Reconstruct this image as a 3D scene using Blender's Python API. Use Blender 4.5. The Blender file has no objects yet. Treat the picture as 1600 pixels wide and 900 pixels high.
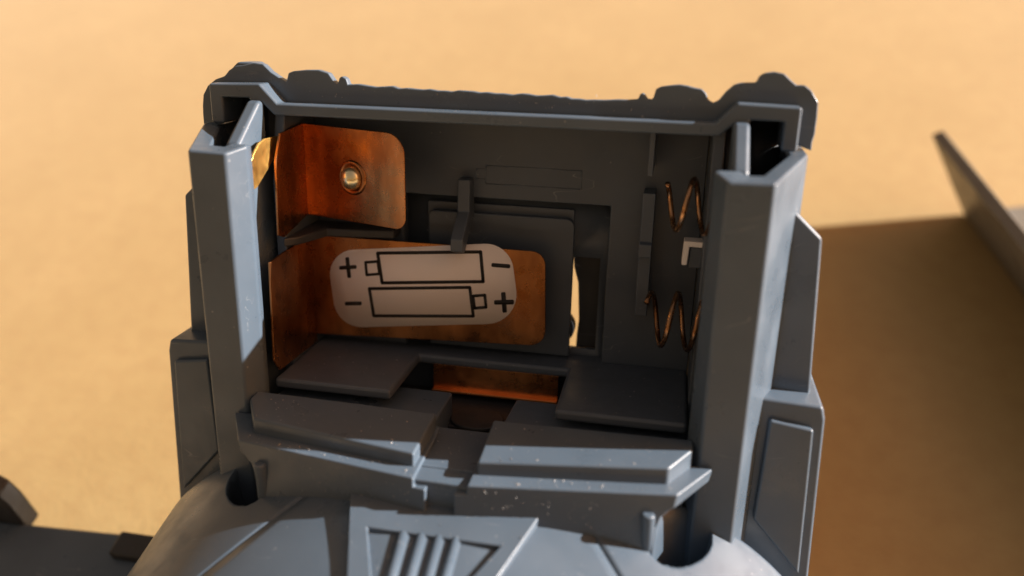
import bpy, bmesh, math, random
from mathutils import Vector, Matrix
random.seed(4)
sc = bpy.context.scene
COL = sc.collection
R_ = math.radians

# ---------------------------------------------------------------- frames
# The toy leans back on the table.  Its own axes: x right, y into the battery
# bay, z up along the two columns, in centimetres.  The table top is world z = 0.
LEAN = R_(25.0)
STAND = 4.7                                   # toy origin above the table, cm
CL, SL = math.cos(LEAN), math.sin(LEAN)
CX = -0.06                                    # symmetry plane of the toy
def to_world(p):                              # toy cm -> world cm
    return Vector((p[0], p[1]*CL + p[2]*SL, STAND - p[1]*SL + p[2]*CL))
def to_toy(p):                                # world cm -> toy cm
    z = p[2] - STAND
    return Vector((p[0], p[1]*CL - z*SL, p[1]*SL + z*CL))
ROOT_SHIFT = Vector((0, -STAND*SL, STAND*CL)) # toy origin seen from the root at table level

CAM_POS = Vector((2.11686717, -8.36564937, 4.43965574))
FPX = 1279.68
RT = Matrix(((0.98017796, 0.19633868, 0.02254678),
             (0.08255039, -0.30214393, -0.94957312),
             (-0.17960821, 0.93261189, -0.31238564)))     # toy -> camera (x right, y down, z forward)
def on_plane(px, py, axis, val):              # where a sight line meets a plane of the toy
    d = RT.transposed() @ Vector(((px-800)/FPX, (py-450)/FPX, 1.0))
    t = (val - CAM_POS[axis]) / d[axis]
    return CAM_POS + d*t

# ---------------------------------------------------------------- camera
cam = bpy.data.cameras.new('camera'); cam_o = bpy.data.objects.new('camera', cam); COL.objects.link(cam_o)
cam.sensor_width = 36.0; cam.lens = FPX/1600*36.0
cam.clip_start = 0.005; cam.clip_end = 50
cam.dof.use_dof = True; cam.dof.focus_distance = 0.1035; cam.dof.aperture_fstop = 11.0
right = Vector(RT[0]); down = Vector(RT[1]); fwd = Vector(RT[2])
def dirw(v): return Vector((v[0], v[1]*CL + v[2]*SL, -v[1]*SL + v[2]*CL))
rw, uw, bw = dirw(right), -dirw(down), -dirw(fwd)
m = Matrix(((rw.x, uw.x, bw.x, 0), (rw.y, uw.y, bw.y, 0), (rw.z, uw.z, bw.z, 0), (0, 0, 0, 1)))
m.translation = to_world(CAM_POS)*0.01
cam_o.matrix_world = m
sc.camera = cam_o

# ---------------------------------------------------------------- light
SUN = dirw(Vector((1.0, 0.136, 0.51))).normalized()
elev = math.asin(SUN.z); azim = math.atan2(SUN.x, SUN.y)
w = bpy.data.worlds.new('World'); sc.world = w; w.use_nodes = True
nt = w.node_tree
sky = nt.nodes.new('ShaderNodeTexSky'); sky.sky_type = 'NISHITA'; sky.sun_disc = False
sky.air_density = 3.6; sky.dust_density = 9.0; sky.ozone_density = 2.6
sky.sun_elevation = elev; sky.sun_rotation = azim
bg = nt.nodes['Background']; bg.inputs['Strength'].default_value = 0.08
sky_tint = nt.nodes.new('ShaderNodeMix'); sky_tint.data_type = 'RGBA'; sky_tint.blend_type = 'MULTIPLY'; sky_tint.inputs[0].default_value = 1.0
sky_tint.inputs[7].default_value = (.92, .58, .50, 1)      # even warm tint multiplied in to dim and warm the sky fill
nt.links.new(sky.outputs['Color'], sky_tint.inputs[6]); nt.links.new(sky_tint.outputs[2], bg.inputs['Color'])
sun = bpy.data.lights.new('sun', 'SUN'); sun.energy = 5.0; sun.angle = R_(0.5); sun.color = (1.0, 0.95, 0.88)
sun_o = bpy.data.objects.new('sun', sun); COL.objects.link(sun_o)
sun_o.rotation_euler = (-SUN).to_track_quat('-Z', 'Y').to_euler(); sun_o.location = SUN*0.6
sc.view_settings.view_transform = 'Standard'; sc.view_settings.look = 'None'
sc.view_settings.exposure = 1.33; sc.view_settings.gamma = 1.0; sc.view_settings.use_curve_mapping = False

# ---------------------------------------------------------------- materials
def mat(name):
    mt = bpy.data.materials.new(name); mt.use_nodes = True
    n = mt.node_tree.nodes; l = mt.node_tree.links
    return mt, n, l, n['Principled BSDF']
def coords(n, l, scale=100.0):
    tc = n.new('ShaderNodeTexCoord'); mp = n.new('ShaderNodeMapping')
    mp.inputs['Scale'].default_value = (scale,)*3
    l.new(tc.outputs['Object'], mp.inputs['Vector']); return mp.outputs['Vector']
def noise(n, l, vec, scale, detail=4, rough=.55):
    t = n.new('ShaderNodeTexNoise'); t.inputs['Scale'].default_value = scale
    t.inputs['Detail'].default_value = detail; t.inputs['Roughness'].default_value = rough
    l.new(vec, t.inputs['Vector']); return t.outputs['Fac']
def ramp(n, l, fac, stops):
    r = n.new('ShaderNodeValToRGB')
    while len(r.color_ramp.elements) < len(stops): r.color_ramp.elements.new(0.5)
    for e, (p, c) in zip(r.color_ramp.elements, stops):
        e.position = p; e.color = (*c, 1) if len(c) == 3 else c
    l.new(fac, r.inputs['Fac']); return r.outputs['Color']
def mixc(n, l, fac, a, b):
    x = n.new('ShaderNodeMix'); x.data_type = 'RGBA'
    if isinstance(fac, float): x.inputs[0].default_value = fac
    else: l.new(fac, x.inputs[0])
    for s, v in ((6, a), (7, b)):
        if isinstance(v, tuple): x.inputs[s].default_value = (*v, 1)
        else: l.new(v, x.inputs[s])
    return x.outputs[2]
def bump(n, l, h, strength, dist, to):
    b = n.new('ShaderNodeBump'); b.inputs['Strength'].default_value = strength; b.inputs['Distance'].default_value = dist
    l.new(h, b.inputs['Height']); l.new(b.outputs['Normal'], to.inputs['Normal'])

def plastic(name, base, dust=0.55, rough=.36):
    mt, n, l, p = mat(name); v = coords(n, l)
    big = noise(n, l, v, 1.3, 3)
    c = mixc(n, l, big, tuple(x*.82 for x in base), tuple(x*1.18 for x in base))
    # dust grains: small voronoi cells, only some of them, gathered where a slow noise is high
    vo = n.new('ShaderNodeTexVoronoi'); vo.inputs['Scale'].default_value = 8.0; l.new(v, vo.inputs['Vector'])
    dot = ramp(n, l, vo.outputs['Distance'], [(0.0, (1, 1, 1)), (0.14, (0, 0, 0))])
    pick = n.new('ShaderNodeSeparateColor'); l.new(vo.outputs['Color'], pick.inputs['Color'])
    few = ramp(n, l, pick.outputs['Red'], [(0.74, (0, 0, 0)), (0.76, (1, 1, 1))])
    area = ramp(n, l, noise(n, l, v, .8, 2), [(0.42, (0, 0, 0)), (0.62, (1, 1, 1))])
    m1 = n.new('ShaderNodeMath'); m1.operation = 'MULTIPLY'; l.new(dot, m1.inputs[0]); l.new(few, m1.inputs[1])
    m2 = n.new('ShaderNodeMath'); m2.operation = 'MULTIPLY'; l.new(m1.outputs[0], m2.inputs[0]); l.new(area, m2.inputs[1])
    m3 = n.new('ShaderNodeMath'); m3.operation = 'MULTIPLY'; l.new(m2.outputs[0], m3.inputs[0]); m3.inputs[1].default_value = dust
    c2 = mixc(n, l, m3.outputs[0], c, (.62, .60, .58))
    # hairline scratches: a stretched noise cut to thin bands
    mp = n.new('ShaderNodeMapping'); mp.inputs['Scale'].default_value = (1.2, 14, 5); mp.inputs['Rotation'].default_value = (.4, .3, .55)
    l.new(v, mp.inputs['Vector'])
    sn = noise(n, l, mp.outputs['Vector'], 1.0, 1, .3)
    sl = ramp(n, l, sn, [(0.495, (0, 0, 0)), (0.5, (1, 1, 1)), (0.505, (0, 0, 0))])
    sa = ramp(n, l, noise(n, l, v, 1.9, 2), [(0.58, (0, 0, 0)), (0.70, (.5, .5, .5))])
    m4 = n.new('ShaderNodeMath'); m4.operation = 'MULTIPLY'; l.new(sl, m4.inputs[0]); l.new(sa, m4.inputs[1])
    c3 = mixc(n, l, m4.outputs[0], c2, (.45, .46, .47))
    bv = n.new('ShaderNodeBevel'); bv.samples = 4; bv.inputs['Radius'].default_value = .00035
    ge = n.new('ShaderNodeNewGeometry'); dp = n.new('ShaderNodeVectorMath'); dp.operation = 'DOT_PRODUCT'
    l.new(bv.outputs['Normal'], dp.inputs[0]); l.new(ge.outputs['Normal'], dp.inputs[1])
    ed = ramp(n, l, dp.outputs['Value'], [(0.80, (1, 1, 1)), (0.985, (0, 0, 0))])
    en = ramp(n, l, noise(n, l, v, 7, 5, .7), [(0.40, (.15, .15, .15)), (0.65, (.75, .75, .75))])
    m5 = n.new('ShaderNodeMath'); m5.operation = 'MULTIPLY'; l.new(ed, m5.inputs[0]); l.new(en, m5.inputs[1])
    c4 = mixc(n, l, m5.outputs[0], c3, tuple(min(.6, x*2.1) for x in base))
    l.new(c4, p.inputs['Base Color'])
    rr = ramp(n, l, noise(n, l, v, 1.6, 6, .6), [(0.34, (rough-.12,)*3), (0.5, (rough,)*3), (0.66, (rough+.14,)*3)])
    l.new(rr, p.inputs['Roughness'])
    p.inputs['Specular IOR Level'].default_value = .5
    bump(n, l, noise(n, l, v, 60, 2), .06, .00004, p)
    return mt
PLASTIC = plastic('grey_plastic', (.080, .112, .152))
PLASTIC_SHADED = plastic('grey_plastic_shaded', (.076, .096, .124), .5, .42)  # same plastic as outside, colour toned down to stand in for bay shade
COVER = plastic('cover_plastic', (.165, .155, .135), .3, .42)
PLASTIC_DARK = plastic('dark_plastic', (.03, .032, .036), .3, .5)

def copper(name, base, dark, rough=.36, pat=(0.42, 0.66)):
    mt, n, l, p = mat(name); v = coords(n, l)
    mp = n.new('ShaderNodeMapping'); mp.inputs['Scale'].default_value = (1.0, 1.0, .38); l.new(v, mp.inputs['Vector'])
    f = noise(n, l, mp.outputs['Vector'], 1.5, 4, .55)
    fac = ramp(n, l, f, [(pat[0], (0, 0, 0)), (pat[1], (1, 1, 1))])
    c = mixc(n, l, fac, dark, base)
    l.new(c, p.inputs['Base Color']); p.inputs['Metallic'].default_value = .95
    r = ramp(n, l, noise(n, l, v, 5, 4), [(0.3, (rough-.08,)*3), (0.7, (rough+.14,)*3)])
    l.new(r, p.inputs['Roughness'])
    bump(n, l, noise(n, l, v, 9, 4), .08, .0001, p)
    return mt
COPPER = copper('tarnished_copper', (.78, .33, .115), (.30, .115, .04), .25, (.42, .68))
OLDCOPPER = copper('browned_copper', (.60, .265, .10), (.24, .10, .04), .28, (.40, .68))
BRONZE = copper('clean_bronze', (.86, .53, .15), (.66, .36, .10), .34, (.2, .5))
LITCOPPER = copper('lit_copper', (.95, .42, .16), (.70, .26, .09), .30, (.3, .6))  # copper with the glow of light on the notch strip put into its colour
SPRING = copper('spring_bronze', (.52, .29, .15), (.20, .10, .05), .22)
def simple(name, base, rough=.5, metal=0.0, var=.06, vs=3.0):
    mt, n, l, p = mat(name); v = coords(n, l)
    c = mixc(n, l, noise(n, l, v, vs, 4), tuple(x*(1-var) for x in base), tuple(min(1, x*(1+var)) for x in base))
    l.new(c, p.inputs['Base Color']); p.inputs['Roughness'].default_value = rough; p.inputs['Metallic'].default_value = metal
    return mt
BRASS = simple('pale_brass', (.92, .82, .52), .27, .9)
PAPER = simple('sticker_paper', (.92, .85, .82), .5, 0, .05, 2.0)
INK = simple('black_ink', (.012, .011, .011), .6)
WHITE = simple('white_plastic', (.93, .88, .84), .4)

mt, n, l, p = mat('tan_board'); v = coords(n, l)
a = noise(n, l, v, .35, 4, .6); b = noise(n, l, v, 2.4, 5, .6)
c1 = mixc(n, l, ramp(n, l, a, [(0.3, (0, 0, 0)), (0.7, (1, 1, 1))]), (.360, .242, .092), (.405, .278, .113))
c2 = mixc(n, l, ramp(n, l, b, [(0.42, (0, 0, 0)), (0.70, (.6, .6, .6))]), c1, (.335, .212, .080))
l.new(c2, p.inputs['Base Color']); p.inputs['Roughness'].default_value = .5; p.inputs['Sheen Weight'].default_value = .25; p.inputs['Sheen Tint'].default_value = (1, .93, .8, 1)
bump(n, l, noise(n, l, v, 8, 5), .25, .0004, p)
BOARD = mt

# ---------------------------------------------------------------- builders
def link(name, verts, faces, material, parent=None, bevel=0.0, seg=2, smooth=True, frame='toy', angle=28):
    me = bpy.data.meshes.new(name)
    out = []
    for q in verts:
        q = Vector(q)
        if parent is not None or frame == 'toy': q = q + ROOT_SHIFT
        out.append(q*0.01)
    me.from_pydata(out, [], faces)
    bm = bmesh.new(); bm.from_mesh(me)
    bmesh.ops.remove_doubles(bm, verts=bm.verts, dist=1e-6)
    bmesh.ops.recalc_face_normals(bm, faces=bm.faces)
    for f in bm.faces: f.smooth = smooth
    bm.to_mesh(me); bm.free()
    me.materials.append(material)
    o = bpy.data.objects.new(name, me); COL.objects.link(o)
    if parent is not None: o.parent = parent
    if bevel:
        md = o.modifiers.new('bevel', 'BEVEL'); md.width = bevel*0.01; md.segments = seg
        md.limit_method = 'ANGLE'; md.angle_limit = R_(angle); md.harden_normals = True
    return o
class MB:                                       # collects shapes that form ONE part
    def __init__(s): s.v = []; s.f = []
    def loft(s, A, B, cap=True):
        n = len(A); k = len(s.v); s.v += [tuple(x) for x in A] + [tuple(x) for x in B]
        if cap: s.f += [tuple(k+i for i in range(n)), tuple(k+n+i for i in range(n))]
        s.f += [(k+i, k+(i+1) % n, k+n+(i+1) % n, k+n+i) for i in range(n)]; return s
    def box(s, x0, x1, y0, y1, z0, z1):
        return s.loft([(x0, y0, z0), (x1, y0, z0), (x1, y0, z1), (x0, y0, z1)],
                      [(x0, y1, z0), (x1, y1, z0), (x1, y1, z1), (x0, y1, z1)])
    def ring(s, A, H, dz, bottoms):            # walls between an outer loop A and a hole H, top ring, same count
        n = len(A); k = len(s.v)
        Ab = [(x, y, bottoms) for x, y, z in A]; Hb = [(x, y, bottoms+dz) for x, y, z in H]
        s.v += A + H + Ab + Hb
        for i in range(n):
            j = (i+1) % n
            s.f += [(k+i, k+j, k+n+j, k+n+i), (k+i, k+j, k+2*n+j, k+2*n+i), (k+n+i, k+n+j, k+3*n+j, k+3*n+i)]
        s.f += [tuple(k+2*n+i for i in range(n)), tuple(k+3*n+i for i in range(n))]
        return s
    def build(s, name, material, parent=None, bevel=0.0, **kw):
        return link(name, s.v, s.f, material, parent, bevel, **kw)
def prism_y(poly, y0, y1): return MB().loft([(x, y0, z) for x, z in poly], [(x, y1, z) for x, z in poly])
def prism_z(poly, zb): return MB().loft(poly, [(x, y, zb) for x, y, z in poly])
def mx(x, s): return CX + s*x                  # mirrored x
def tube(path, r, n=10, closed=False):
    V = []; F = []
    up = Vector((0.13, 0.2, 1)).normalized(); P = [Vector(q) for q in path]
    prev = None
    for i, q in enumerate(P):
        d = (P[min(i+1, len(P)-1)] - P[max(i-1, 0)]).normalized()
        a = d.cross(up).normalized() if prev is None else (prev - d*prev.dot(d)).normalized()
        prev = a; b = d.cross(a)
        for k in range(n):
            t = 2*math.pi*k/n; V.append(q + (a*math.cos(t) + b*math.sin(t))*r)
    for i in range(len(P)-1):
        for k in range(n):
            F.append((i*n+k, i*n+(k+1) % n, (i+1)*n+(k+1) % n, (i+1)*n+k))
    F.append(tuple(range(n))); F.append(tuple((len(P)-1)*n+k for k in range(n)))
    return V, F
def holed(outer, holes, to3, thick):           # a plate with openings; to3(u, v, depth) -> point
    bm = bmesh.new()
    for lp in [outer] + holes:
        vs = [bm.verts.new(to3(u, v, 0)) for u, v in lp]
        for i in range(len(vs)): bm.edges.new((vs[i], vs[(i+1) % len(vs)]))
    bmesh.ops.triangle_fill(bm, edges=bm.edges[:], use_beauty=True)
    V = [tuple(q.co) for q in bm.verts]; bm.verts.index_update(); F = [tuple(q.index for q in f.verts) for f in bm.faces]
    bm.free()
    nv = len(V); k = 0; flat = []
    for lp in [outer] + holes:
        flat += lp
    V2 = [tuple(to3(u, v, thick)) for u, v in flat]
    FF = F + [tuple(i+nv for i in f) for f in F]
    for lp in [outer] + holes:
        n_ = len(lp)
        FF += [(k+i, k+(i+1) % n_, nv+k+(i+1) % n_, nv+k+i) for i in range(n_)]
        k += n_
    return V + V2, FF
def round_poly(pts, radii, n=6):
    out = []
    for i, q in enumerate(pts):
        q = Vector(q); a = Vector(pts[i-1]); b = Vector(pts[(i+1) % len(pts)]); r = radii[i] if isinstance(radii, (list, tuple)) else radii
        if r <= 0: out.append(tuple(q)); continue
        u = (a-q).normalized(); w_ = (b-q).normalized()
        half = math.acos(max(-1, min(1, u.dot(w_))))/2
        d = r/math.tan(half); c = q + (u+w_).normalized()*(r/math.sin(half))
        s0 = q+u*d-c; s1 = q+w_*d-c
        a0 = math.atan2(s0.y, s0.x); a1 = math.atan2(s1.y, s1.x)
        da = (a1-a0+math.pi) % (2*math.pi) - math.pi
        for k in range(n+1):
            t = a0+da*k/n; out.append((c.x+r*math.cos(t), c.y+r*math.sin(t)))
    return out

# ---------------------------------------------------------------- setting
g = bpy.data.meshes.new('table_top')
S = 3.0
g.from_pydata([(-S, -S, 0), (S, -S, 0), (S, S, 0), (-S, S, 0)], [], [(0, 1, 2, 3)]); g.materials.append(BOARD)
table = bpy.data.objects.new('table_top', g); COL.objects.link(table)
table['kind'] = 'structure'; table['label'] = 'plain tan board surface lying under and behind the toy'

# ---------------------------------------------------------------- the toy
toy = bpy.data.objects.new('battery_toy', None); COL.objects.link(toy)
toy.rotation_euler = (-LEAN, 0, 0)
toy['label'] = 'blue-grey plastic toy with its empty two-cell battery bay open to the front'
toy['category'] = 'toy'

# --- two hollow columns left and right of the bay
for s in (-1, 1):
    A = [(2.60, .25, 3.00), (2.74, 0, 2.94), (3.20, 0, 2.95), (3.62, 1.05, 3.11), (3.62, 2.6, 3.15), (2.80, 2.6, 2.88), (2.80, .52, 2.92), (2.64, .42, 2.98)]
    H = [(2.90, .44, 2.98), (2.94, .34, 2.96), (3.10, .34, 2.97), (3.42, 1.10, 3.08), (3.42, 2.4, 3.12), (2.96, 2.4, 2.88), (2.96, .62, 2.92), (2.93, .52, 2.95)]
    A = [(mx(x, s), y, z) for x, y, z in A]; H = [(mx(x, s), y, z) for x, y, z in H]
    mb = MB().ring(A, H, 1.2, -1.75)
    mb.build('side_column', PLASTIC, toy, .035, seg=3)
    # the inner slot wall that climbs from the column to the rim
    mb = MB().loft([(mx(2.79, s), .40, 2.6), (mx(2.79, s), 1.10, 2.6), (mx(2.79, s), 1.10, 3.42), (mx(2.79, s), .97, 3.42), (mx(2.79, s), .40, 2.97)],
                   [(mx(2.97, s), .40, 2.6), (mx(2.97, s), 1.10, 2.6), (mx(2.97, s), 1.10, 3.42), (mx(2.97, s), .97, 3.42), (mx(2.97, s), .40, 2.97)])
    mb.build('slot_wall', PLASTIC, toy, .05, seg=3)
    # outer armour panels
    up = [(3.40, .10), (3.99, .10), (3.86, 2.22), (3.55, 2.50), (3.40, 2.50)]
    mb = MB().loft([(mx(x, s), .85, z) for x, z in up], [(mx(x-.06, s), 1.7, z) for x, z in up])
    mb.build('outer_panel', PLASTIC, toy, .04, seg=3)
    lo = [(3.30, .40), (4.07, .36), (4.11, .20), (4.22, -2.4), (3.9, -2.15), (3.30, -1.45)]
    mb = MB().loft([(mx(x, s), .52, z) for x, z in lo], [(mx(x, s), 1.7, z+.02) for x, z in lo])
    op = mb.build('outer_panel', PLASTIC, toy, .04, seg=3)
    ins = [(3.50, .17), (3.99, .10), (4.07, -1.84), (3.46, -1.15)]
    mb = MB().loft([(mx(x, s), .44, z) for x, z in ins], [(mx(x, s), .53, z) for x, z in ins])
    mb.build('inset_panel', PLASTIC, op, .035, seg=3)

# --- rim round the opening, and the roof behind it
half_out = [(3.50, 3.12), (3.50, 3.60), (2.82, 3.62), (2.60, 3.39)]
half_in = [(2.66, 3.25), (2.80, 3.38), (2.97, 3.38), (2.97, 3.44), (3.33, 3.44), (3.33, 3.12)]
poly = [(mx(x, -1), z) for x, z in half_out] + [(mx(x, 1), z) for x, z in reversed(half_out)] + \
       [(mx(x, 1), z) for x, z in reversed(half_in)] + [(mx(x, -1), z) for x, z in half_in]
prism_y(poly, 1.05, 1.55).build('rim', PLASTIC, toy, .03, seg=3)
roof = [(-3.5, 3.12), (-3.5, 3.55), (-2.85, 3.57), (-2.6, 3.36), (2.6, 3.36), (2.85, 3.57), (3.5, 3.55), (3.5, 3.12), (3.38, 3.12), (3.38, 3.45), (2.95, 3.45), (2.66, 3.24), (-2.66, 3.24), (-2.95, 3.45), (-3.38, 3.45), (-3.38, 3.12)]
prism_y([(x+CX, z) for x, z in roof], 1.55, 2.75).build('roof', PLASTIC, toy, .02)

# --- ragged end flange outside the rim
sil = [(318,196),(316,165),(317,148),(324,134),(336,124),(350,119),(357,110),(367,103),(379,102),(395,98),(411,100),(423,112),(447,128),
 (450,114),(458,111),(478,109),(497,109),(513,114),(522,127),(527,132),(530,121),(535,119),(541,123),(544,132),(575,134),(600,135),(660,140),(705,143),(716,141),(760,144),(800,148),(815,146),(850,149),(886,151),(893,154),(950,156),(980,156),(997,155),(1000,147),(1005,145),(1009,149),(1012,155),(1020,155),
 (1025,139),(1034,135),(1050,133),(1075,134),(1097,139),(1104,146),(1107,156),(1115,161),(1124,156),(1136,142),(1148,132),(1160,129),(1182,129),(1187,119),(1196,114),(1210,112),(1226,115),(1235,124),(1245,133),(1258,133),(1268,141),(1279,160),(1277,185),(1268,236)]
rough = []
for (xa, ya), (xb, yb) in zip(sil, sil[1:]):
    rough.append((xa, ya)); n_ = int(math.hypot(xb-xa, yb-ya)/11)
    for k in range(1, n_):
        t = k/n_; rough.append((xa+(xb-xa)*t + random.uniform(-1, 1), ya+(yb-ya)*t + random.choice((-1.6, -.6, 0, .5, 1.3))))
rough.append(sil[-1])
front = [on_plane(x, y, 1, 1.30) for x, y in rough]
close = [(3.42, 3.20), (3.42, 3.52), (2.88, 3.53), (2.62, 3.33)]
front += [Vector((mx(x, 1), 1.30, z)) for x, z in close] + [Vector((mx(x, -1), 1.30, z)) for x, z in reversed(close)]
back = [Vector((q.x, 1.42, q.z-.004)) for q in front]
MB().loft(front, back).build('end_flange', PLASTIC, toy, .018, angle=22)
# cast greebles standing further back on the roof edge
for (x0, x1, zt, y0) in ((-3.52, -3.05, 3.84, 1.50), (3.15, 3.62, 3.74, 1.44)):
    MB().loft([(x0, y0, 3.4), (x1, y0, 3.4), (x1-.06, y0, zt-.06), (x1-.14, y0, zt), (x0+.12, y0, zt), (x0+.03, y0, zt-.08)],
              [(x0, y0+.3, 3.4), (x1, y0+.3, 3.4), (x1-.06, y0+.3, zt-.06), (x1-.14, y0+.3, zt), (x0+.12, y0+.3, zt), (x0+.03, y0+.3, zt-.08)]).build('edge_boss', PLASTIC, toy, .03)

# --- bay interior
v_, f_ = holed([(-2.66, -1.2), (2.54, -1.2), (2.54, 3.4), (-2.66, 3.4)], [[(-1.42, -.02), (1.38, -.02), (1.38, 2.17), (-1.42, 2.17)]],
               lambda u, v, d: Vector((u, 2.05+d, v)), .22)
link('back_wall', v_, f_, PLASTIC_SHADED, toy, .02)
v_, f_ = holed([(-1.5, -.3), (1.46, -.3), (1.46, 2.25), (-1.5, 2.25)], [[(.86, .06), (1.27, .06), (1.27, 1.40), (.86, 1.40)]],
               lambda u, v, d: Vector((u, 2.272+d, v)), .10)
link('recess_plate', v_, f_, PLASTIC_SHADED, toy)
prism_y(round_poly([(-1.12, .0), (.90, .0), (.90, 2.06), (-1.12, 2.06)], [0, 0, .03, .03]), 2.20, 2.27).build('raised_panel', PLASTIC_SHADED, toy, .015)
prism_y(round_poly([(-1.08, .0), (.92, .0), (.92, 1.95), (-1.08, 1.95)], [0, 0, .12, .08]), 2.10, 2.197).build('raised_panel', PLASTIC_SHADED, toy, .02)
# bracket and round boss seen through the slot in the recess
MB().loft([on_plane(x, y, 1, 2.5) for x, y in ((894,375),(897,418),(903,442),(904,500),(901,522),(899,545),(892,565),(960,565),(960,375))],
          [on_plane(x, y, 1, 2.5)+Vector((0, .3, 0)) for x, y in ((894,375),(897,418),(903,442),(904,500),(901,522),(899,545),(892,565),(960,565),(960,375))]).build('rear_bracket', PLASTIC_DARK, toy, .02)
cc = on_plane(872, 511, 1, 2.45)
prism_y([(cc.x+.235*math.cos(t), cc.z+.235*math.sin(t)) for t in [k*math.pi/16 for k in range(32)]], 2.42, 2.6).build('rear_boss', PLASTIC_DARK, toy, .02)
# side walls of the bay
for x0, x1 in ((-2.80, -2.664), (2.545, 2.68)):
    sw = [(1.06, -1.2), (2.6, -1.2), (2.6, 3.3), (1.25, 3.3), (1.06, 2.4)]
    MB().loft([(x0, y, z) for y, z in sw], [(x1, y, z) for y, z in sw]).build('bay_side_wall', PLASTIC_SHADED, toy, .02)
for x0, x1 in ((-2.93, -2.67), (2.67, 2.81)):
    MB().box(x0, x1, 1.32, 2.5, 2.4, 3.37).build('bay_gap_filler', PLASTIC_DARK, toy)  # dark filler added to close a gap that lets light into the slot
# U-shaped battery floor
U = [(-2.66, .47), (-1.10, .47), (-1.10, 1.68), (.97, 1.68), (.97, .44), (2.54, .44), (2.54, 2.045), (-2.66, 2.045)]
MB().loft([(x, y, 0) for x, y in U], [(x, y, -.14) for x, y in U]).build('battery_floor', PLASTIC_SHADED, toy, .05, seg=3)
# shelf between the two left contacts
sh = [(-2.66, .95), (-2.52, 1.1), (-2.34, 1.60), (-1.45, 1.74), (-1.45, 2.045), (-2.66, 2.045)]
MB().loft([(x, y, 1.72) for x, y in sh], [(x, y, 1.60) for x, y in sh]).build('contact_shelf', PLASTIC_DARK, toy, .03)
# retaining clip in the middle
prof = [(2.12, 2.44), (1.86, 2.44), (1.84, 2.02), (1.50, 1.72), (1.50, 1.56), (1.62, 1.52), (1.98, 1.86), (2.12, 1.90)]
MB().loft([(-.61, y, z) for y, z in prof], [(-.44, y, z) for y, z in prof]).build('retaining_clip', PLASTIC_SHADED, toy, .02)
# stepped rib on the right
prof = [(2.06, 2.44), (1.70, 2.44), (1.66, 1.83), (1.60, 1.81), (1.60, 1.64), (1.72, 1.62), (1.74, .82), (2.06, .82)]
MB().loft([(1.79, y, z) for y, z in prof], [(1.95, y, z) for y, z in prof]).build('divider_rib', PLASTIC_SHADED, toy, .015)
MB().box(1.84, 1.90, 1.3, 2.05, 2.72, 3.3).build('roof_rib', PLASTIC_SHADED, toy, .01)
# faint moulded battery outline high on the back wall
for (x0, x1, z0, z1) in ((-.28, .98, 2.60, 2.612), (-.28, .98, 2.36, 2.372), (-.28, -.268, 2.372, 2.60), (.98, .992, 2.36, 2.612), (-.40, -.28, 2.55, 2.56), (-.40, -.28, 2.42, 2.43), (-.41, -.40, 2.42, 2.56)):
    MB().box(x0, x1, 2.044, 2.051, z0, z1).build('moulded_line', PLASTIC_SHADED, toy)

# --- left contacts
def strip_plate(front2d, thick, to3):
    return MB().loft([to3(u, v, 0) for u, v in front2d], [to3(u, v, thick) for u, v in front2d])
BX, BY = -2.635, 1.66                          # upper contact: fold line on the left wall
ex, ey = -1.07-BX, 1.10-BY; ln = math.hypot(ex, ey); ex, ey = ex/ln, ey/ln
pl = round_poly([(0.0, 1.88), (ln, 1.90), (ln, 3.09), (0.0, 3.09)], [0, .17, .27, 0])
cp = strip_plate(pl, .03, lambda u, v, d: (BX+ex*u-ey*d*0 + (-ey)*d*-1*0 + ey*-d*0, BY+ey*u + d, v))
contact = cp.build('contact_plate', COPPER, toy, .008)
contact['label'] = 'upper tarnished copper contact with a brass rivet'
wl = [(BY, 1.88), (BY, 3.09), (1.02, 3.04), (.86, 2.72), (.80, 1.80), (.95, 1.74)]
strip_plate(wl, .028, lambda u, v, d: (-2.630-d, u, v)).build('contact_fold', COPPER, contact, .006)
TB = [on_plane(x, y, 0, -2.73) for x, y in ((440, 211), (414, 217), (405, 224), (397, 240), (390, 262), (388, 303), (402, 293), (420, 263), (431, 243))]
MB().loft(TB, [q+Vector((-.03, .004, 0)) for q in TB]).build('contact_tab', BRONZE, contact, .006)
# rivet: dished ring and a pale brass dome
rc = Vector((-1.86, 1.29, 2.47)); nrm = Vector((ey, -ex, 0)).normalized()
ax1 = Vector((ex, ey, 0)); ax2 = Vector((0, 0, 1))
rc = Vector((BX, BY, 0)) + ax1*((rc.x-BX)/ex); rc.z = 2.47
def lathe(c, prof, n=28):
    V = []; F = []
    for r, h in prof:
        for k in range(n):
            t = 2*math.pi*k/n; V.append(c + (ax1*math.cos(t)+ax2*math.sin(t))*r + nrm*h)
    for i in range(len(prof)-1):
        for k in range(n): F.append((i*n+k, i*n+(k+1) % n, (i+1)*n+(k+1) % n, (i+1)*n+k))
    F.append(tuple((len(prof)-1)*n+k for k in range(n)))
    return V, F
v_, f_ = lathe(rc, [(.225, .002), (.215, .022), (.19, .03), (.165, .012), (.16, .006)])
link('rivet_dish', v_, f_, COPPER, contact)
v_, f_ = lathe(rc, [(.145, .004), (.145, .05), (.13, .085), (.105, .11), (.07, .135), (.03, .15), (.008, .152)])
link('rivet', v_, f_, BRASS, contact)
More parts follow.
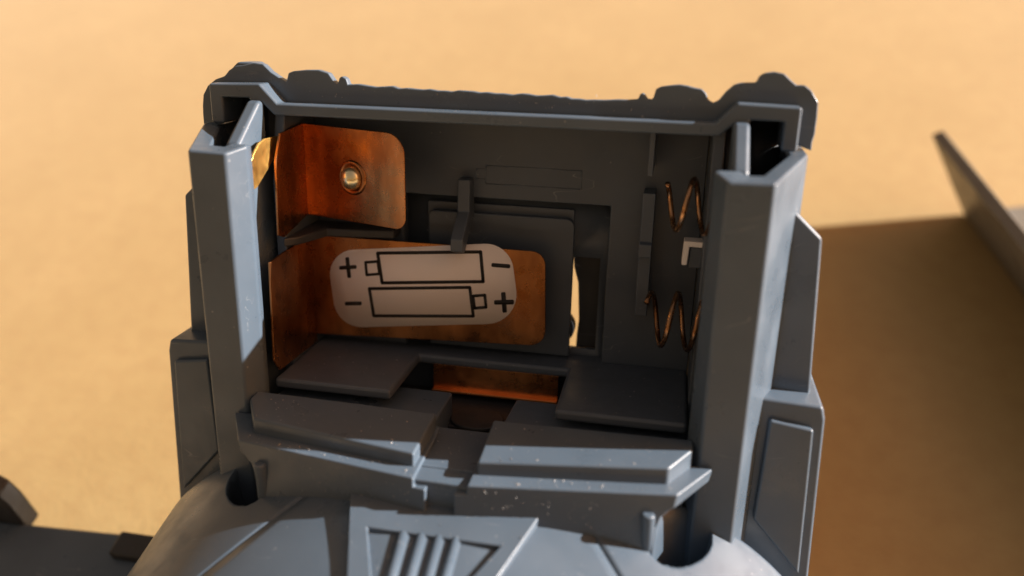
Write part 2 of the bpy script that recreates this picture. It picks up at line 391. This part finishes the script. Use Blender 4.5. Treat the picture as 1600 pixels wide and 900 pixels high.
# lower contact
LY = 1.74
q = [on_plane(x, y, 1, LY) for x, y in ((474,366),(852,394),(852,541),(474,520))]
pl = round_poly([(a.x, a.z) for a in q], [0, .19, .22, 0])
low = prism_y(pl, LY, LY+.03).build('contact_plate', OLDCOPPER, toy, .008)
low['label'] = 'lower long copper contact carrying the polarity sticker'
zt, zb = q[0].z, q[3].z
wl = [(LY, zb), (LY, zt), (.9, zt-.02), (.52, zt-.05), (.46, .25), (.60, .06), (LY, .02)]
strip_plate(wl, .028, lambda u, v, d: (-2.628-d, u, v)).build('contact_fold', OLDCOPPER, low, .006)
v_, f_ = [], []
# springs on the right wall
def spring(cy, cz, x0, x1, R0, R1, turns, ph):
    N = int(turns*28); path = []
    for i in range(N+1):
        t = i/N; a_ = ph + t*turns*2*math.pi; r = R0+(R1-R0)*t
        path.append((x0+(x1-x0)*t, cy+r*math.cos(a_), cz+r*math.sin(a_)))
    return tube(path, .032, 10)
v_, f_ = spring(1.22, 2.42, 2.66, 2.08, .33, .28, 1.75, 2.4)
o = link('spring', v_, f_, SPRING, toy); o['label'] = 'upper coiled bronze spring'
v_, f_ = spring(1.22, .99, 2.68, 1.95, .36, .31, 2.3, .3)
o = link('spring', v_, f_, SPRING, toy); o['label'] = 'lower coiled bronze spring'
# white bracket with a dark plug on the right wall
MB().loft([(2.33, 1.34, 1.96), (2.56, 1.34, 1.96), (2.56, 1.34, 1.89), (2.40, 1.34, 1.89), (2.385, 1.34, 1.66), (2.32, 1.34, 1.66)],
          [(2.33, 1.55, 1.96), (2.56, 1.55, 1.96), (2.56, 1.55, 1.89), (2.40, 1.55, 1.89), (2.385, 1.55, 1.66), (2.32, 1.55, 1.66)]).build('white_bracket', WHITE, toy, .012)
MB().box(2.405, 2.56, 1.38, 1.6, 1.62, 1.885).build('plug', PLASTIC_SHADED, toy, .02)

# --- polarity sticker on the lower contact
SY = LY-.006
def sp(x, y, d=0): return on_plane(x, y, 1, SY-d)
outl = round_poly([(510,392),(797,379),(813,505),(527,512)], [38, 44, 46, 44], 8)
st = MB().loft([sp(x, y) for x, y in outl], [sp(x, y)+Vector((0, .004, 0)) for x, y in outl]).build('sticker', PAPER, toy)
st['label'] = 'white polarity sticker with two printed battery outlines'
def ink(name, loops):
    mb = MB()
    for lp in loops: mb.loft([sp(x, y, .0035) for x, y in lp], [sp(x, y, .001) for x, y in lp])
    return mb.build(name, INK, st)
def stroke(a, b, w0):
    w0 *= 1.2
    a = Vector(a); b = Vector(b); d = (b-a).normalized(); nn = Vector((-d.y, d.x))*w0/2; e = d*w0*.35
    return [tuple(a-e+nn*.7), tuple(a+nn-e*.2), tuple(b+nn+e*.2), tuple(b+e+nn*.7), tuple(b+e-nn*.7), tuple(b-nn+e*.2), tuple(a-nn-e*.2), tuple(a-e-nn*.7)]
def outline(pts, w0): return [stroke(pts[i], pts[(i+1) % len(pts)], w0) for i in range(len(pts))]
ink('printed_battery', outline([(590,395.5),(751,393.5),(755,440),(597,442)], 4.2) + outline([(571,410),(590,408.5),(593,428),(573,429.5)], 3.6))
ink('printed_battery', outline([(577,451),(734,449),(739.5,494),(584,493.5)], 4.0) + outline([(739,462.5),(757.5,461),(759.5,480),(741.5,481.5)], 3.8))
ink('plus_sign', [stroke((532,418.5),(555,417),5), stroke((542.5,404),(545.5,432),5)])
ink('minus_sign', [stroke((770,414),(795,416),5.2)])
ink('minus_sign', [stroke((541,474.5),(563,474),5)])
ink('plus_sign', [stroke((774.5,472.5),(800.5,472),6), stroke((786.5,459),(788.5,486),6)])

# --- underneath the bay, seen through the notch
MB().box(-.92, .84, 1.74, 1.77, -.52, -.145).build('bridge_strip', LITCOPPER, toy, .006)
MB().box(-.92, .84, 1.66, 1.74, -.53, -.50).build('bridge_strip', LITCOPPER, toy, .006)
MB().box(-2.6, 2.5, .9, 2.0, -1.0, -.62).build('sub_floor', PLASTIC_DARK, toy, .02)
MB().box(-2.6, 2.5, .22, .32, -3.2, -.62).build('inner_light_block', PLASTIC_DARK, toy)  # unseen dark box added to black out the hollow interior
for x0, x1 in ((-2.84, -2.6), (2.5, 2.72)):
    MB().box(x0, x1, .30, .42, -3.2, -.3).build('inner_light_block', PLASTIC_DARK, toy)  # more added dark boxes, keeping light out beside the scoops
prism = [( -.14+.36*math.cos(k*math.pi/16), 1.12+.30*math.sin(k*math.pi/16)) for k in range(32)]
MB().loft([(x, y, -.58) for x, y in prism], [(x, y, -.63) for x, y in prism]).build('screw_boss', PLASTIC_DARK, toy, .02)

# --- the stepped front wall: two mirrored flights with a channel between
for s in (-1, 1):
    a = lambda pts: [(mx(x, s), y, z) for x, y, z in pts]
    prism_z(a([(.43, 1.19, -.28), (.40, .10, -.24), (2.62, .10, -.24), (2.62, 1.19, -.28)]), -.9).build('rear_step', PLASTIC, toy, .035, seg=3)
    prism_z(a([(.35, .16, -.07), (.36, -.70, -.15), (2.41, -.45, -.09), (2.66, -.05, -.05), (2.66, .16, -.04)]), -.6).build('upper_step', PLASTIC, toy, .03, seg=3)
    # lower step and its riser in one shell, open behind, with the scooped outer end
    fr = [(.30, -.92, -.32), (2.52, -.63, -.29), (2.50, -.632, -.45), (2.44, -.640, -.50), (2.37, -.650, -.58), (2.33, -.656, -.72), (2.31, -.66, -1.5), (.16, -.942, -1.5), (.16, -.942, -.43), (.30, -.922, -.43)]
    bk = [(.30, .15, -.27), (2.90, -.03, -.27), (2.86, -.03, -.45), (2.44, -.50, -.50), (2.37, -.53, -.58), (2.33, -.536, -.72), (2.31, -.54, -1.5), (.16, -.82, -1.5), (.16, -.82, -.43), (.30, -.78, -.43)]
    MB().loft(a(fr), a(bk)).build('lower_step', PLASTIC, toy, .022, seg=3)
    # little curved lug at the scoop
    lg = [(2.23+.075*math.cos(k*math.pi/6), -.70+.075*math.sin(k*math.pi/6)) for k in range(12)]
    MB().loft([(mx(x, s), y, -.52) for x, y in lg], [(mx(x+.02, s), y+.16, -1.35) for x, y in lg]).build('scoop_lug', PLASTIC, toy, .03, angle=50)
MB().loft([(-.47, .33, -.345), (.35, .33, -.345), (.30, -.62, -.33), (-.42, -.62, -.33)],
          [(-.47, .33, -.8), (.35, .33, -.8), (.30, -.62, -.8), (-.42, -.62, -.8)]).build('channel_floor', PLASTIC, toy, .01)
prism_z([(-.42, -.60, -.34), (-.42, -.86, -.36), (-.12, -.84, -.38), (.12, -.85, -.385), (.29, -.88, -.39), (.29, -.60, -.34)], -1.3).build('channel_lip', PLASTIC, toy, .025, seg=3)

# --- domed hull below the step
def z0(y):
    if y > .15: return -.69 + .29*.93 - 2.2*(y-.15)
    return -.69 + .29*(y+.78) - .05*max(0, -1.6-y)**2
def pocket(x, y):                               # the deep scoop beside each column
    q = 0
    for s in (-1, 1):
        px_, py_ = s*(x-CX) - 2.60, y + .30
        a_ = px_*.57 + py_*.82; b_ = px_*.82 - py_*.57
        r_ = math.sqrt((a_/.47)**2 + (b_/.26)**2)
        q = max(q, min(1, max(0, (1.08-r_)/.26)))
    return q*q*(3-2*q)
def dome(x, y):
    u = min(1, abs(x-CX)/4.3)
    return z0(y) + 2.3*(math.sqrt(max(0, 1-u*u))-1) - 1.1*pocket(x, y)
def seam_x(y): return 1.62 + .82*max(0, -.66-y)
ys = [1.0, .6, .3, .15] + [.12-.022*k for k in range(50)] + [-1.0-.09*k for k in range(34)]
half = [1.62*k/12 for k in range(13)] + [1.62+.52*k/5 for k in range(1, 6)] + [2.14+.018*k for k in range(1, 48)] + [2.986+1.314*math.sin(math.pi/2*k/14) for k in range(1, 15)]
k0 = 12; V = []
for y in ys:
    sx = seam_x(y); sx = min(sx, 3.6); row_half = []
    for h in half:
        if h <= 1.62: row_half.append((h/1.62*sx, 0))
        else:
            t = (h-1.62)/(4.3-1.62); row_half.append((sx + t*(4.3-sx), 0))
    row_half = row_half[:k0] + [(sx-.022, 0), (sx-.010, .028), (sx+.010, .028), (sx+.022, 0)] + row_half[k0+1:]
    line = [(CX-h, g_) for h, g_ in reversed(row_half[1:])] + [(CX+h, g_) for h, g_ in row_half]
    cols = len(line)
    for x, g_ in line: V.append((x, y, dome(x, y)-g_))
NY = len(ys)-1
F = [(j*cols+i, j*cols+i+1, (j+1)*cols+i+1, (j+1)*cols+i) for j in range(NY) for i in range(cols-1)]
k = len(V)                                       # straight lower sides
for j, y in enumerate(ys):
    for i in (0, cols-1):
        V.append((V[j*cols+i][0]*0.96, y, V[j*cols+i][2]-1.4))
for j in range(NY):
    F.append((j*cols, (j+1)*cols, k+2*(j+1), k+2*j)); F.append((j*cols+cols-1, (j+1)*cols+cols-1, k+2*(j+1)+1, k+2*j+1))
link('hull_dome', V, F, PLASTIC, toy)
MB().box(-3.3, 3.2, -1.9, 2.0, -4.9, -3.2).build('lower_body', PLASTIC, toy, .1)
for s in (-1, 1):
    MB().box(min(mx(2.9, s), mx(3.45, s)), max(mx(2.9, s), mx(3.45, s)), 1.85, 1.95, 2.3, 3.5).build('slot_light_block', PLASTIC_DARK, toy)  # dark plate added behind the rim slot to stop light and keep it black

# --- chest panel with louvres on the dome
def chest(x, y, d): return Vector((x, y + .28*d, -.655 + .29*(y+.78) - d))
def hw(y): return 1.09 - .357*(-.78-y)
CH0, CH1 = -.78, -2.7
def cpx(px, py):
    d = RT.transposed() @ Vector(((px-800)/FPX, (py-450)/FPX, 1.0))
    # plane z = -.655 + .29 (y + .78)
    t = (-.655 + .29*(CAM_POS.y+.78) - CAM_POS.z)/(d.z - .29*d.y)
    return CAM_POS + d*t
def extrap(a, b, y):
    t = (y-a.y)/(b.y-a.y); return (a.x+(b.x-a.x)*t, y)
wl0, wl1 = cpx(574, 824), cpx(580, 900); wr0, wr1 = cpx(781, 853), cpx(738, 900)
win = [(wl0.x, wl0.y), (wr0.x, wr0.y), extrap(wr0, wr1, -2.4), extrap(wl0, wl1, -2.4)]
out = [(CX-hw(CH0), CH0), (CX+hw(CH0), CH0), (CX+hw(CH1), CH1), (CX-hw(CH1), CH1)]
v_, f_ = holed(out, [win], lambda u, v, d: chest(u, v, d), .13)
ch = link('chest_panel', v_, f_, PLASTIC, toy, .02)
mb = MB().loft([chest(x, y, .06) for x, y in win], [chest(x, y, .13) for x, y in win]); mb.build('window_floor', PLASTIC, ch)
for (xt0, xt1, yt, xb0, xb1) in ((617,642,829,597,622), (646,670,832,626,651), (674,697,835,655,680), (701,723,838,682,706)):
    a0, a1, b0, b1 = cpx(xt0, yt), cpx(xt1, yt+2), cpx(xb0, 900), cpx(xb1, 902)
    e0 = extrap(a0, b0, -2.4); e1 = extrap(a1, b1, -2.4)
    def sec(p0, p1):
        c = []
        for k in range(9):
            t = k/8; x = p0[0]+(p1[0]-p0[0])*t; y = p0[1]+(p1[1]-p0[1])*t
            c.append(chest(x, y, .065 - .075*math.sin(math.pi*t)**.7))
        return c
    MB().loft(sec((a0.x, a0.y), (a1.x, a1.y)), sec(e0, e1)).build('louvre', PLASTIC, ch, smooth=True)

# --- side arm lying low on the left, reaching out behind the hull
W = lambda pts: [to_toy(q) for q in pts]
arm = MB().loft(W([(-12, -.62, 1.2), (-3.2, -.2, 1.2), (-3.2, -2.4, 1.2), (-12, -3.2, 1.2)]), W([(-12, -.45, .2), (-3.2, 0, .2), (-3.2, -2.4, .2), (-12, -3.2, .2)])).build('side_arm', PLASTIC, toy, .06)
lug = [(-9.6, 1.0), (-7.50, 1.0), (-7.47, 1.7), (-7.53, 2.0), (-7.68, 2.15), (-8.0, 2.22), (-9.6, 2.22)]
MB().loft(W([(x, -.44, z) for x, z in lug]), W([(x, -.12, z) for x, z in lug])).build('arm_lug', PLASTIC_DARK, arm, .05, seg=4)
MB().loft(W([(-5.75, -.75, 1.1), (-4.6, -.75, 1.1), (-4.6, -.75, 1.36), (-5.75, -.75, 1.36)]), W([(-5.75, -.35, 1.1), (-4.6, -.35, 1.1), (-4.6, -.35, 1.36), (-5.75, -.35, 1.36)])).build('arm_block', PLASTIC_DARK, arm, .05)

# ---------------------------------------------------------------- loose cover on the table at the right
cov = bpy.data.objects.new('loose_cover', None); COL.objects.link(cov); cov.location = (.0882, .1095, 0)
cov['label'] = 'thin grey plastic cover standing on edge on the board right of the toy'
cov['category'] = 'cover'
def cover_part(name, A, B, bevel):
    me = bpy.data.meshes.new(name); o = MB().loft(A, B)
    ob = bpy.data.objects.new(name, me)
    me.from_pydata([((Vector(q)-Vector((8.82, 10.95, 0)))*.01) for q in o.v], [], o.f)
    bm = bmesh.new(); bm.from_mesh(me); bmesh.ops.recalc_face_normals(bm, faces=bm.faces); bm.to_mesh(me); bm.free()
    me.materials.append(COVER); COL.objects.link(ob); ob.parent = cov
    md = ob.modifiers.new('bevel', 'BEVEL'); md.width = bevel*.01; md.segments = 2; return ob
d = Vector((.24, -1, 0)); upv = Vector((-1.2, .13, 2.0)); B0 = Vector((8.82, 10.95, 0))
A = [B0, B0+d*11, B0+d*11+upv, B0+upv]
th = Vector((.22, .06, .10))
cover_part('standing_wall', A, [q+th for q in A], .03)
A = [B0+Vector((.25, .02, .12)), B0+d*11+Vector((.25, 0, .12)), B0+d*11+Vector((5, 1.2, .12)), B0+Vector((5, 1.3, .12))]
cover_part('flat_wall', A, [q-Vector((0, 0, .115)) for q in A], .03)


# ---------------------------------------------------------------- dust and lint caught on the toy
mb = MB(); rnd = random.Random(9)
def speck(c, u, v, r, n_):
    a = rnd.uniform(0, math.pi); L = r*rnd.choice((1, 1, 1.4, 3.0)); d1 = (u*math.cos(a)+v*math.sin(a))*L; d2 = (u*-math.sin(a)+v*math.cos(a))*r*.7
    A = [c-d1, c-d2*.8, c+d1, c+d2]; mb.loft(A, [q*.5+c*.5+n_*r*.8 for q in A])
def scatter(p00, p10, p11, p01, count, pw=1.0, r0=.007, r1=.013):
    p00, p10, p11, p01 = map(Vector, (p00, p10, p11, p01))
    u = (p10-p00).normalized(); w_ = (p01-p00); n_ = u.cross(w_).normalized(); v = n_.cross(u)
    for _ in range(count):
        a = rnd.random(); b = rnd.random()**pw
        c = (p00.lerp(p10, a)).lerp(p01.lerp(p11, a), b)
        speck(c + n_*.001, u, v, rnd.uniform(r0, r1)*rnd.choice((.4, .5, .6, .8)), n_)
for s in (-1, 1):
    q = lambda x, y, z: (mx(x*1, s), y, z)
    quads = [((.40, -.66, -.146), (2.38, -.44, -.088), (2.55, .05, -.046), (.40, .05, -.078), 34),
             ((.34, -.90, -.316), (2.45, -.62, -.288), (2.45, -.50, -.284), (.34, -.74, -.306), 30),
             ((.32, -.918, -.62), (2.28, -.655, -.85), (2.28, -.655, -.40), (.32, -.918, -.38), 60 if s > 0 else 26)]
    for a0, a1, a2, a3, n_ in quads:
        if s > 0: scatter(q(*a0), q(*a1), q(*a2), q(*a3), n_)
        else: scatter(q(*a1), q(*a0), q(*a3), q(*a2), n_)
scatter((-2.4, 1.298, 3.46), (2.4, 1.298, 3.44), (2.4, 1.298, 3.62), (-2.4, 1.298, 3.62), 40, 1, .005, .010)
scatter((-2.5, .5, .002), (-1.2, .5, .002), (-1.2, 1.6, .002), (-2.5, 1.6, .002), 14, 1, .005, .010)
scatter((1.05, .5, .002), (2.45, .5, .002), (2.45, 1.9, .002), (1.05, 1.9, .002), 22, 1, .005, .010)
scatter((-.30, -.5, -.330), (.22, -.5, -.330), (.26, .3, -.343), (-.40, .3, -.343), 14)
scatter((-1.0, -1.7, -.918), (.9, -1.7, -.918), (1.0, -.8, -.657), (-1.1, -.8, -.657), 24, 1, .005, .010)
dust_mat = simple('dust', (.46, .44, .42), .9)
dd = MB(); dd.v = [to_world(q)*100*.01 for q in mb.v]; dd.f = mb.f
me = bpy.data.meshes.new('dust'); me.from_pydata([Vector(q)*.01 for q in dd.v], [], dd.f); me.materials.append(dust_mat)
do = bpy.data.objects.new('dust', me); COL.objects.link(do); do['kind'] = 'stuff'
do['label'] = 'pale dust specks and lint scattered over the grey plastic'
